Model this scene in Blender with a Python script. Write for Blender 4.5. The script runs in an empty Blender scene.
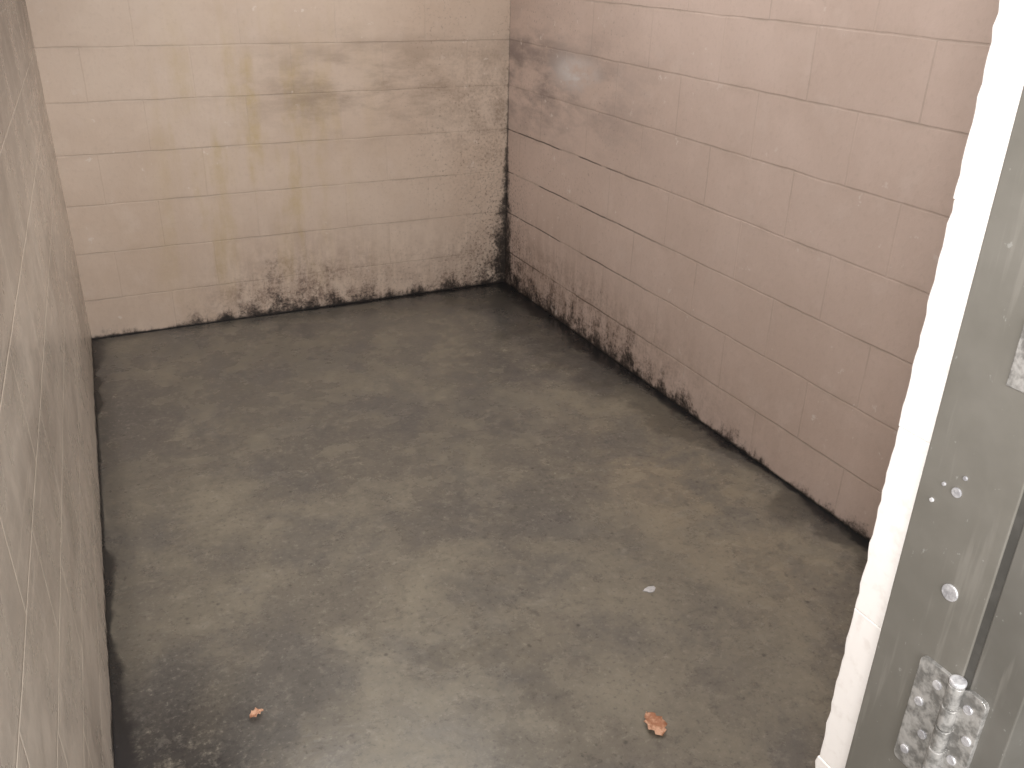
import bpy, numpy as np, math, bmesh, random
from mathutils import Matrix, Vector
h=1.56
F,PIT,YAW,ROLL,CX,CY,W,G,YJ,ZO=892.12,.4511,.4667,.0265,-1.9546,-3.9987,1.9902,.0758,-3.5286,.1741
XJ=CX+.62
S=bpy.context.scene; COL=bpy.context.collection
# camera
fw=np.array([math.sin(YAW)*math.cos(PIT),math.cos(YAW)*math.cos(PIT),-math.sin(PIT)])
r=np.array([math.cos(YAW),-math.sin(YAW),0]); u=np.cross(r,fw)
c_,s_=math.cos(ROLL),math.sin(ROLL); r2=c_*r+s_*u; u2=-s_*r+c_*u
cd=bpy.data.cameras.new("camera"); cam=bpy.data.objects.new("camera",cd); COL.objects.link(cam); S.camera=cam
cam.matrix_world=Matrix([[r2[0],u2[0],-fw[0],CX],[r2[1],u2[1],-fw[1],CY],[r2[2],u2[2],-fw[2],h],[0,0,0,1]])
cd.sensor_width=36; cd.lens=F*36/1024; cd.clip_start=.01
def unp(x,y,ax,val):
    d=fw+(x-512)/F*r2-(y-384)/F*u2
    o=np.array([CX,CY,h]); t=(val-o[ax])/d[ax]
    return [round(float(k),3) for k in o+t*d]
# ---- node helper
class NT:
    def __init__(s,name):
        s.m=bpy.data.materials.new(name); s.m.use_nodes=True; s.t=s.m.node_tree
        s.b=s.t.nodes["Principled BSDF"]; s.g=s.t.nodes.new("ShaderNodeNewGeometry")
        s.P=s.g.outputs["Position"]; x=s.t.nodes.new("ShaderNodeSeparateXYZ"); s.l(s.P,x.inputs[0]); s.X,s.Y,s.Z=x.outputs
    def l(s,a,b): s.t.links.new(a,b)
    def put(s,v,inp):
        if hasattr(v,"node"): s.l(v,inp)
        else: inp.default_value=v
    def mt(s,op,a,b=0.0,clamp=False):
        n=s.t.nodes.new("ShaderNodeMath"); n.operation=op; n.use_clamp=clamp
        s.put(a,n.inputs[0]); s.put(b,n.inputs[1]); return n.outputs[0]
    def add(s,a,b):return s.mt("ADD",a,b)
    def sub(s,a,b):return s.mt("SUBTRACT",a,b)
    def mul(s,a,b):return s.mt("MULTIPLY",a,b)
    def div(s,a,b):return s.mt("DIVIDE",a,b)
    def mx(s,a,b):return s.mt("MAXIMUM",a,b)
    def mn(s,a,b):return s.mt("MINIMUM",a,b)
    def ss(s,v,a,b,lo=0.0,hi=1.0):
        n=s.t.nodes.new("ShaderNodeMapRange"); n.interpolation_type="SMOOTHSTEP"
        if a>b: a,b,lo,hi=b,a,hi,lo
        s.put(v,n.inputs[0])
        for i,k in enumerate((a,b,lo,hi)): n.inputs[1+i].default_value=k
        return n.outputs[0]
    def xyz(s,x,y,z=0.0):
        n=s.t.nodes.new("ShaderNodeCombineXYZ"); s.put(x,n.inputs[0]);s.put(y,n.inputs[1]);s.put(z,n.inputs[2]); return n.outputs[0]
    def noise(s,sc,det=3.0,rough=.55,vec=None,off=(0,0,0),dist=0.0):
        mp=s.t.nodes.new("ShaderNodeMapping"); s.l(vec or s.P,mp.inputs[0]); mp.inputs["Location"].default_value=off
        n=s.t.nodes.new("ShaderNodeTexNoise"); s.l(mp.outputs[0],n.inputs["Vector"])
        n.inputs["Scale"].default_value=sc;n.inputs["Detail"].default_value=det;n.inputs["Roughness"].default_value=rough;n.inputs["Distortion"].default_value=dist
        return n.outputs["Fac"]
    def vor(s,sc,off=(0,0,0)):
        mp=s.t.nodes.new("ShaderNodeMapping"); s.l(s.P,mp.inputs[0]); mp.inputs["Location"].default_value=off
        n=s.t.nodes.new("ShaderNodeTexVoronoi"); s.l(mp.outputs[0],n.inputs["Vector"]); n.inputs["Scale"].default_value=sc
        return n.outputs["Distance"]
    def mix(s,f,a,b):
        n=s.t.nodes.new("ShaderNodeMix"); n.data_type="RGBA"
        s.put(f,n.inputs[0])
        for v,i in ((a,6),(b,7)):
            s.put(v if hasattr(v,"node") else (*v,1.0),n.inputs[i])
        return n.outputs[2]
    def brick(s,u,v,w=.4064,hh=.2032,mort=.0045,smooth=.8):
        n=s.t.nodes.new("ShaderNodeTexBrick"); s.l(s.xyz(u,v),n.inputs["Vector"])
        n.inputs["Scale"].default_value=1;n.inputs["Mortar Size"].default_value=mort;n.inputs["Mortar Smooth"].default_value=smooth
        n.inputs["Brick Width"].default_value=w;n.inputs["Row Height"].default_value=hh
        n.inputs["Color1"].default_value=(0,0,0,1);n.inputs["Color2"].default_value=(1,1,1,1);n.inputs["Mortar"].default_value=(.5,.5,.5,1)
        return n.outputs["Fac"],n.outputs["Color"]
    def bump(s,hgt,strength=.5,dist=.01):
        n=s.t.nodes.new("ShaderNodeBump"); s.put(hgt,n.inputs["Height"]);n.inputs["Strength"].default_value=strength;n.inputs["Distance"].default_value=dist
        s.l(n.outputs[0],s.b.inputs["Normal"])
    def out(s,col,rough):
        s.put(col if hasattr(col,"node") else (*col,1.0),s.b.inputs["Base Color"]); s.put(rough,s.b.inputs["Roughness"]); return s.m
    def bell(n,v,c,w):
        return n.ss(n.mt("ABSOLUTE",n.sub(v,c)),w,0)

def wall_mat(kind):
    n=NT("painted_block_"+kind)
    u={"back":n.X,"right":n.Y,"left":n.Y,"front":n.X}[kind]
    warp=n.mul(n.sub(n.noise(6,3),.5),.010)
    vz=n.add(n.sub(n.Z,ZO-.2032*5),warp)
    fac,bc=n.brick(n.add(n.add(u,20+{"back":.13,"right":.05,"left":.2,"front":.1}[kind]),warp),vz)
    bedd=n.mt("ABSOLUTE",n.sub(n.mt("FRACT",n.div(vz,.2032)),.5))
    bed=n.ss(bedd,.472,.492); bedw=n.ss(bedd,.36,.5)
    head=n.mul(fac,n.sub(1.0,bed))
    big=n.noise(1.6,3); med=n.noise(7,5,.62); fine=n.noise(60,3,.6); vfine=n.noise(170,2,.6)
    base={"back":((.675,.565,.475),(.60,.485,.395)),"right":((.665,.535,.475),(.60,.475,.415)),"left":((.56,.505,.445),(.42,.375,.325)),"front":((.95,.92,.90),(.92,.88,.85))}[kind]
    hi={"back":(.74,.645,.575),"right":(.735,.62,.565),"left":(.7,.64,.57),"front":(.95,.92,.9)}[kind]
    c=n.mix(n.ss(n.add(n.mul(big,.6),n.mul(med,.4)),.38,.62),*base)
    c=n.mix(n.mul(n.ss(med,.5,.72),.35),c,hi)
    c=n.mix(n.mul(n.ss(fine,.5,.75),.18),c,(.42,.33,.27))
    c=n.mix(n.mul(bc,.05),c,(.45,.36,.31))
    jn=n.ss(n.noise(3.0,4,.6,off=(4,2,1)),.40,.64,.08,.7)
    if kind in("back","right"):
        c=n.mix(n.mul(n.mul(bedw,n.ss(n.noise(5,4,off=(2,2,2)),.4,.7)),.25),c,(.42,.33,.27))
        c=n.mix(n.mul(n.mul(bed,jn),.62),c,(.30,.24,.20))
        c=n.mix(n.mul(n.mul(head,jn),{"back":.2,"right":.5}[kind]),c,(.36,.28,.24))
        dist=n.mul(u,-1)
        drip=n.noise(1,4,.6,vec=n.xyz(n.mul(u,9),n.mul(n.Z,1.6),3.0))
        blot=n.noise(13,9,.74,off=(3,1,7)); sp=n.noise(75,4,.7,off=(1,5,2)); bl2=n.noise(4,4,.6,off=(9,3,2))
        sm=n.noise(1,7,.66,vec=n.xyz(n.mul(u,3.5),n.mul(n.Z,9),5.0))   # horizontally smeared dirt
        stk=n.noise(1,5,.65,vec=n.xyz(n.mul(u,26),n.mul(n.Z,5),2.0))   # vertical runs
        hv=n.ss(n.noise(1.0,5,.7,vec=n.xyz(n.mul(u,5.5),n.mul(n.Z,.3),8.0)),.36,.66,.05,1.5)
        if kind=="back":
            dm=n.mul(n.ss(drip,.44,.66),n.mul(n.bell(dist,1.2,.7),n.ss(n.Z,1.5,1.0)))
            dm=n.mul(n.mul(dm,n.ss(n.Z,.02,.25)),n.ss(blot,.25,.65))
            c=n.mix(n.mul(dm,.58),c,(.50,.38,.15))
            cl=n.mul(n.bell(n.Z,1.0,.34),n.bell(dist,.65,1.0))
            c=n.mix(n.mul(n.mul(cl,n.ss(sm,.38,.70)),.8),c,(.27,.205,.155))
            c=n.mix(n.mul(n.mul(n.ss(dist,.60,.0),n.mul(n.bell(n.Z,.85,.55),n.ss(n.add(n.mul(blot,.6),n.mul(sp,.4)),.42,.62))),.65),c,(.25,.185,.14))
            spk=n.mul(n.ss(sp,.56,.68),n.mul(n.ss(dist,1.1,.02),n.ss(bl2,.35,.6)))
            c=n.mix(n.mul(spk,.6),c,(.14,.105,.08))
            low=n.add(n.bell(dist,1.05,.65),n.mul(n.ss(dist,.85,.0),.8))
            H=n.add(n.mul(n.mn(low,1.0),.095),.02)
            ck=.9
        else:
            hz=n.mul(n.bell(n.Z,1.05,.42),n.ss(dist,1.7,.0))
            c=n.mix(n.mul(n.mul(hz,n.ss(sm,.36,.66)),.85),c,(.21,.17,.165))
            hl=n.mul(n.ss(bedd,.480,.493),n.mul(n.ss(dist,1.6,.7),n.mul(n.ss(n.Z,.9,.8),n.ss(n.noise(4,3,off=(0,8,3)),.42,.52))))
            c=n.mix(n.mul(hl,.85),c,(.07,.055,.05))
            low=n.ss(dist,2.3,.3); H=n.add(n.mul(low,.12),.02)
            spk=n.mul(n.ss(sp,.57,.67),n.mul(n.ss(dist,2.2,.02),n.ss(bl2,.38,.6)))
            c=n.mix(n.mul(spk,.55),c,(.16,.115,.10))
            ck=.75
        H=n.mul(H,hv)
        zr=n.div(n.Z,n.mx(H,.004))
        up=n.mul(n.ss(n.Z,.58,.02),n.add(n.mul(low,.85),.15))
        c=n.mix(n.mul(n.mul(up,n.ss(n.add(n.mul(stk,.5),n.mul(blot,.5)),.37,.60)),.68),c,(.31,.22,.175))
        c=n.mix(n.mul(n.mul(n.ss(n.Z,.34,.0),n.mul(low,n.ss(n.add(n.mul(sp,.5),n.mul(blot,.5)),.46,.60))),.8),c,(.13,.09,.075))
        gm=n.ss(n.sub(n.add(n.mul(blot,2.4),n.mul(sp,1.1)),n.mul(zr,.30)),1.2,2.0)
        c=n.mix(n.mul(gm,.75),c,(.09,.065,.055))
        core=n.ss(n.sub(n.add(n.mul(blot,2.8),n.mul(sp,1.1)),n.mul(zr,ck)),1.2,2.1)
        c=n.mix(n.mul(core,.92),c,(.014,.012,.012))
        c=n.mix(n.ss(n.add(n.Z,n.mul(sp,.016)),.019,.007),c,(.02,.018,.017))
        wz=n.add(n.add(n.mul(n.ss(n.Z,.7,0),.06),n.mul(n.ss(n.Z,1.3,.3),.014)),.003)
        dr=n.div(dist,wz)
        cm=n.ss(n.sub(n.add(n.mul(blot,2.0),n.mul(sp,.8)),n.mul(dr,.45)),.75,1.4)
        c=n.mix(n.mul(cm,n.ss(n.Z,1.25,.45,.35,.95)),c,(.02,.017,.016))
        cm2=n.mul(n.ss(sp,.5,.62),n.mul(n.ss(dist,.34,.02),n.ss(n.Z,.9,.1)))
        c=n.mix(n.mul(cm2,.7),c,(.06,.05,.045))
        wc=n.mul(n.ss(n.noise(20,5,.65,off=(7,7,7)),.62,.68),n.ss(n.noise(2.4,2,off=(2,9,4)),.46,.58))
        c=n.mix(n.mul(wc,.5),c,(.82,.77,.73))
        if kind=="right":
            pt=n.mul(n.bell(dist,.62,.28),n.bell(n.Z,1.11,.10))
            c=n.mix(n.mul(n.mul(pt,n.ss(sm,.38,.58)),.8),c,(.80,.78,.78))
        rough=.5; hb=n.sub(n.add(n.mul(fine,.14),n.mul(med,.6)),n.mul(fac,.18)); bs=.45
    elif kind=="left":
        blot=n.noise(16,6,.7)
        st=n.noise(1,4,.6,vec=n.xyz(n.mul(u,1.1),n.mul(n.Z,3),1.0))
        c=n.mix(n.mul(n.ss(st,.42,.62),.55),c,(.68,.62,.545))
        c=n.mix(n.mul(n.ss(n.noise(9,4,.65),.5,.66),.25),c,(.28,.25,.22))
        scr=n.mul(n.ss(n.noise(1,3,.6,vec=n.xyz(n.mul(u,2),n.mul(n.Z,40),4.0)),.62,.68),.3)
        c=n.mix(n.mx(scr,n.mul(n.ss(fac,.3,.8),.6)),c,(.86,.78,.67))
        c=n.mix(n.ss(n.sub(n.mul(blot,1.2),n.mul(n.Z,8)),.25,.5),c,(.02,.018,.016))
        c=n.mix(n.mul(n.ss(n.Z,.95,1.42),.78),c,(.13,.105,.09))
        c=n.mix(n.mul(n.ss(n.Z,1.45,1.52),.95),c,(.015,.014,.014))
        rough=n.ss(med,.35,.65,.24,.42); hb=n.sub(n.add(n.mul(fine,.08),n.mul(med,.8)),n.mul(fac,.3)); bs=.5
    else:
        chips=n.ss(n.noise(30,4,.6),.74,.78)
        c=n.mix(n.mul(chips,.5),c,(.45,.33,.28)); rough=.6
        hb=n.add(n.mul(fine,.15),n.mul(med,.4)); bs=.25
    n.bump(n.add(hb,n.mul(vfine,.05)),bs,.008)
    return n.out(c,rough)

def floor_mat():
    n=NT("stained_damp_concrete")
    a=n.noise(1.3,6,.62,off=(1,2,0),dist=.3); b=n.noise(5,7,.68,off=(4,0,0),dist=.2); f=n.noise(70,4,.7); v=n.noise(22,6,.72)
    c=n.mix(n.ss(n.add(n.mul(a,.6),n.mul(b,.4)),.38,.62),(.122,.114,.104),(.208,.188,.148))
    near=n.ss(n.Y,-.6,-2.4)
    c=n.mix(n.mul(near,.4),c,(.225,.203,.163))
    c=n.mix(n.mul(n.ss(n.X,-.2,-1.9),n.mul(n.ss(n.Y,-2.6,-1.0),.4)),c,(.092,.086,.081))
    c=n.mix(n.mul(n.ss(b,.48,.66),.35),c,(.27,.243,.192))
    c=n.mix(n.mul(n.ss(n.noise(2.4,6,.66,off=(7,3,0),dist=.4),.46,.64),.5),c,(.096,.094,.096))
    c=n.mix(n.mul(n.ss(n.noise(1.9,6,.7,off=(3,9,0),dist=.3),.50,.68),.35),c,(.29,.26,.20))
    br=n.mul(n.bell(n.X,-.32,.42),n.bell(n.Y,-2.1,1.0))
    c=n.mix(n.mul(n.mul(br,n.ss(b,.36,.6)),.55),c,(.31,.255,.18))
    c=n.mix(n.mul(n.ss(v,.52,.72),.45),c,(.31,.285,.24))
    c=n.mix(n.mul(n.ss(v,.47,.30),.45),c,(.07,.066,.062))
    c=n.mix(n.mul(n.ss(f,.54,.70),.5),c,(.05,.047,.043))
    c=n.mix(n.mul(n.ss(f,.44,.30),.4),c,(.35,.33,.28))
    pit=n.ss(n.vor(14),.11,.03); pm=n.mul(pit,n.ss(n.noise(3,2,off=(5,5,5)),.42,.55))
    c=n.mix(n.mul(pm,.6),c,(.03,.028,.027))
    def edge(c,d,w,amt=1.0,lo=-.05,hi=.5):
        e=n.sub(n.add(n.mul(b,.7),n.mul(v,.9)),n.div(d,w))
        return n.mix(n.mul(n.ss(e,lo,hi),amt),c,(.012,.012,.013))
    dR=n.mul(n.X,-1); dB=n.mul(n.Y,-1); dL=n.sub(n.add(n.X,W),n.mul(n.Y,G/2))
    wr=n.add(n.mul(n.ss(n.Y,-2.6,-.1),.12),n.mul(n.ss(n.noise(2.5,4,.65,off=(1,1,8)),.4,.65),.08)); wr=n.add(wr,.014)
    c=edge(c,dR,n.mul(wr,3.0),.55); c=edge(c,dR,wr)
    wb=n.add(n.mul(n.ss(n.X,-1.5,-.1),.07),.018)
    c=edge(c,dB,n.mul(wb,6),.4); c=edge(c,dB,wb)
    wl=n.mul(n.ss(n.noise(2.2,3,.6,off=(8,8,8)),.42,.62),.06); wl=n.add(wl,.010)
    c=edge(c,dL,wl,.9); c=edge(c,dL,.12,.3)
    pn=n.mul(n.ss(dL,.40,.12),n.bell(n.Y,-2.62,.62))
    c=n.mix(n.mul(n.mul(pn,n.ss(n.add(n.mul(v,.6),n.mul(f,.4)),.38,.52)),.9),c,(.03,.028,.03))
    n.bump(n.add(n.add(n.mul(f,.10),n.mul(v,.25)),b),.3,.004)
    return n.out(c,n.ss(n.add(n.mul(a,.5),n.mul(b,.5)),.36,.62,.14,.38))

def simple(name,c1,c2,sc,rough,metal=0,bs=.2,det=4):
    n=NT(name); a=n.noise(sc,det,.65); c=n.mix(n.ss(a,.38,.62),c1,c2); n.bump(a,bs,.003); n.b.inputs["Metallic"].default_value=metal
    return n.out(c,rough)

def mesh(name,verts,faces,mat,parent=None,bev=0,smooth=False):
    me=bpy.data.meshes.new(name); me.from_pydata([tuple(v) for v in verts],[],faces); me.update()
    o=bpy.data.objects.new(name,me); COL.objects.link(o); me.materials.append(mat)
    bm=bmesh.new(); bm.from_mesh(me); bmesh.ops.recalc_face_normals(bm,faces=bm.faces); bm.to_mesh(me); bm.free()
    if bev:
        m=o.modifiers.new("b","BEVEL"); m.width=bev; m.segments=3
    if smooth:
        for f in me.polygons: f.use_smooth=True
    if parent: o.parent=parent
    return o
BF=[(0,1,2,3),(4,5,6,7),(0,1,5,4),(1,2,6,5),(2,3,7,6),(3,0,4,7)]
def box(name,x0,x1,y0,y1,z0,z1,mat,**k):
    return mesh(name,[(x0,y0,z0),(x1,y0,z0),(x1,y1,z0),(x0,y1,z0),(x0,y0,z1),(x1,y0,z1),(x1,y1,z1),(x0,y1,z1)],BF,mat,**k)
def cyl(name,c,axis,r,L,mat,parent=None,seg=24,bev=0):
    me=bpy.data.meshes.new(name); bm=bmesh.new(); bmesh.ops.create_cone(bm,cap_ends=True,segments=seg,radius1=r,radius2=r,depth=L)
    q=Vector((0,0,1)).rotation_difference(Vector(axis)).to_matrix().to_4x4()
    bmesh.ops.transform(bm,matrix=Matrix.Translation(c)@q,verts=bm.verts)
    bm.to_mesh(me); bm.free(); o=bpy.data.objects.new(name,me); COL.objects.link(o); me.materials.append(mat)
    if bev: m=o.modifiers.new("b","BEVEL"); m.width=bev; m.segments=2
    if parent:o.parent=parent
    return o
def empty(name):
    e=bpy.data.objects.new(name,None); COL.objects.link(e); return e

yw=-3.566; ys=-3.653
CH=2.45; T=.15
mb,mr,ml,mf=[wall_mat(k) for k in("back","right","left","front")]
YO=ys
box("floor",-W-1.2,1.2,CY-2.5,.15,-.12,0,floor_mat())
box("wall_back",-W-T,T,0,T,0,CH,mb)
box("wall_right",0,T,YO,0,0,CH,mr)
xl=-W-G*(-YO/2)
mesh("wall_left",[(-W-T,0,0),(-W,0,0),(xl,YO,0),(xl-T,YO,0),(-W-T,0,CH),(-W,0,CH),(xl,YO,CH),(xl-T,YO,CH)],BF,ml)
# front wall right of the opening: stacked courses with a wobbly, chipped end
random.seed(3)
zz=[0]+[ZO+.2032*i for i in range(0,12) if ZO+.2032*i<CH-.02]+[CH]
wf=empty("wall_front")
for i in range(len(zz)-1):
    o=box("block_course_%d"%i,XJ+random.uniform(-.0006,.0006),0.0,YO+.012,YJ+random.uniform(-.001,.001),zz[i],zz[i+1],mf,parent=wf)
    bm=bmesh.new(); bm.from_mesh(o.data)
    es=[e for e in bm.edges if abs(e.verts[0].co.z-e.verts[1].co.z)>.01]
    bmesh.ops.subdivide_edges(bm,edges=es,cuts=20,use_grid_fill=True)
    for v in bm.verts:
        if v.co.x<XJ+.02 and v.co.y>YJ-.02:
            v.co.y+=random.gauss(0,.0008)
    bm.to_mesh(o.data); bm.free()
    m=o.modifiers.new("b","BEVEL"); m.width=.0014; m.segments=2; m.limit_method="ANGLE"
box("front_wall_header",xl,XJ,YO+.012,YJ,2.12,CH,mf,parent=wf)
box("front_wall_outer_left",xl-1.2,xl-T,YO,YO+T,0,CH,mf,parent=wf)
box("front_wall_outer_right",T,1.2,YO,YO+T,0,CH,mf,parent=wf)
box("ceiling",-W-T,T,YO,T,CH,CH+.1,simple("ceiling_paint",(.6,.56,.5),(.66,.62,.56),5,.8))

def steelmat(name,base,hi):
    n=NT(name); a=n.noise(6,5,.65); f=n.noise(120,3,.6); st=n.noise(1,3,.6,vec=n.xyz(n.mul(n.Y,90),n.mul(n.Z,6),0.0))
    c=n.mix(n.ss(a,.35,.65),base,hi); c=n.mix(n.mul(n.ss(st,.55,.7),.2),c,(.33,.31,.28)); c=n.mix(n.mul(n.ss(f,.68,.74),.4),c,(.4,.4,.38))
    n.bump(n.add(a,n.mul(f,.15)),.2,.003); return n.out(c,n.ss(a,.3,.7,.38,.55))
steel=steelmat("grey_frame_paint",(.150,.141,.123),(.183,.172,.152))
dpaint=steelmat("grey_door_paint",(.118,.112,.099),(.145,.138,.124))
galv=simple("worn_galvanised_metal",(.24,.235,.225),(.52,.51,.495),70,.32,.45,.5)
plugm=simple("bare_metal_plug",(.45,.45,.48),(.85,.85,.88),70,.3,.5,.6)
dark=simple("gap_shade",(.055,.052,.046),(.075,.071,.064),20,.8)  # dark colour stands for the shade in the frame-to-door gap
fr=empty("door_frame")
t=.004
box("jamb_face",XJ-t,XJ+.012,ys,yw,0,2.1,steel,parent=fr,bev=.0012)
box("jamb_header",xl,XJ+.05,ys,yw,2.09,2.125,steel,parent=fr,bev=.001)
dr=empty("door_leaf")
box("door_slab",XJ-.003,XJ+.86,ys-.052,ys-.0075,.01,2.08,dpaint,parent=dr,bev=.0015)
box("gap_shade_strip",XJ-.0022,XJ+.012,ys-.0090,ys+.002,.01,2.08,dark,parent=dr)  # strip filling the gap, its shade put in as dark colour
# hinge
hh=.125; hg=empty("door_hinge")
zc=unp(925,655,0,XJ-.006)[2]-hh/2
def leafplate(name,y0,y1,x0,x1):
    pts=[];r_=.006
    for (cy,cz,a0) in ((y1-r_,zc+hh/2-r_,0),(y0+r_,zc+hh/2-r_,90),(y0+r_,zc-hh/2+r_,180),(y1-r_,zc-hh/2+r_,270)):
        for k in range(5):
            a=math.radians(a0+k*22.5); pts.append((cy+r_*math.cos(a),cz+r_*math.sin(a)))
    m=len(pts); V=[(x0,a,b) for a,b in pts]+[(x1,a,b) for a,b in pts]
    Fc=[tuple(range(m)),tuple(range(m,2*m))]+[(i,(i+1)%m,m+(i+1)%m,m+i) for i in range(m)]
    mesh(name,V,Fc,galv,parent=hg,bev=.0006)
leafplate("frame_leaf",ys+.004,ys+.039,XJ-t-.0035,XJ-t+.001)
leafplate("door_plate",ys-.029,ys-.006,XJ-t-.0035,XJ+.001)
for i in range(5):
    L=hh/5; cyl("knuckle_%d"%i,(XJ-t-.006,ys-.001,zc-hh/2+L*(i+.5)),(0,0,1),.0068,L-.0016,galv,hg,bev=.0008)
cyl("pin",(XJ-t-.006,ys-.001,zc),(0,0,1),.0046,hh+.008,galv,hg)
cyl("pin_cap",(XJ-t-.006,ys-.001,zc+hh/2+.003),(0,0,1),.0072,.005,plugm,hg,bev=.0015)
for s in(-1,1):
    for i,dz in enumerate((-.045,-.015,.015,.045)):
        yy=ys+((.017 if i%2 else .029) if s>0 else -(.015 if i%2 else .022))
        cyl("screw_%d_%d"%(s,i),(XJ-t-.0038,yy,zc+dz),(1,0,0),.0044,.0025,plugm,hg,seg=16,bev=.0006)
for i,(px,py,rr) in enumerate(((950,592,.0078),(957,492,.0045),(966,478,.002),(932,500,.002),(944,483,.0018))):
    q=unp(px,py,0,XJ-t); cyl("screw_plug_%d"%i,(XJ-t-.0004,q[1],q[2]),(1,0,0),rr,.0022,plugm,fr,seg=20,bev=.0005)
q=unp(1020,350,0,XJ-t)
box("strike_pad",XJ-t-.002,XJ-t+.001,q[1]-.02,q[1]+.002,q[2]-.03,q[2]+.025,galv,parent=fr,bev=.001)

# leaves on floor
lm=simple("dry_leaf",(.40,.18,.10),(.72,.44,.30),60,.7,0,.4)
def leaf(px,py,L,ang,wd):
    c=unp(px,py,2,0.0); n=10; V=[];Fq=[]
    for i in range(n+1):
        s=i/n; w=wd*L*math.sin(math.pi*min(.999,s)**.8)**.8*(1+.25*math.sin(i*2.4))*.5
        zc=.004+.006*math.sin(s*3.1)
        for j,sg in enumerate((-1,-.5,0,.5,1)): V.append((L*(s-.5),w*sg,zc+.006*abs(sg)*(.6+.4*math.sin(i*1.7+j))))
    for i in range(n):
        for j in range(4): a=i*5+j; Fq.append((a,a+1,a+6,a+5))
    R=Matrix.Translation((c[0],c[1],0))@Matrix.Rotation(ang,4,"Z")
    o=mesh("dry_leaf",[R@Vector(v) for v in V],Fq,lm,smooth=True)
    o.modifiers.new("s","SOLIDIFY").thickness=.0008
leaf(654,726,.072,1.5,.62); leaf(257,716,.034,.3,.6)
wm=simple("paint_chip",(.6,.6,.62),(.45,.45,.46),40,.6)
c=unp(650,590,2,0)
mesh("paint_flake",[(c[0]+.018*math.cos(a)*(1+.3*math.sin(3*a)),c[1]+.012*math.sin(a),.002+.001*math.sin(2*a)) for a in [i*.698 for i in range(9)]],[tuple(range(9))],wm).modifiers.new("s","SOLIDIFY").thickness=.002

def area(name,loc,target,sx,sy,pw,col):
    l=bpy.data.lights.new(name,"AREA"); l.shape="RECTANGLE"; l.size=sx;l.size_y=sy;l.energy=pw;l.color=col
    o=bpy.data.objects.new(name,l); COL.objects.link(o); o.location=loc
    o.rotation_euler=(Vector(target)-Vector(loc)).to_track_quat("-Z","Y").to_euler(); return o
area("ceiling_fill",(-W/2,-1.7,CH-.03),(-W/2,-1.7,0),1.0,2.4,32,(1,.965,.93))  # unseen fill under the ceiling, added to even out the room light
area("doorway_daylight",(CX+.1,CY-1.4,1.9),(CX+.5,-1.0,.8),1.4,1.6,50,(1,.975,.955))
l=bpy.data.lights.new("camera_flash","POINT"); l.energy=41; l.shadow_soft_size=.03; l.color=(1,.97,.945)
o=bpy.data.objects.new("camera_flash",l); COL.objects.link(o); o.location=(CX+.02,CY-.01,h+.06)
w=bpy.data.worlds.new("world"); S.world=w; w.use_nodes=True; w.node_tree.nodes["Background"].inputs[0].default_value=(1,.97,.92,1); w.node_tree.nodes["Background"].inputs[1].default_value=.5
S.view_settings.view_transform="Standard"
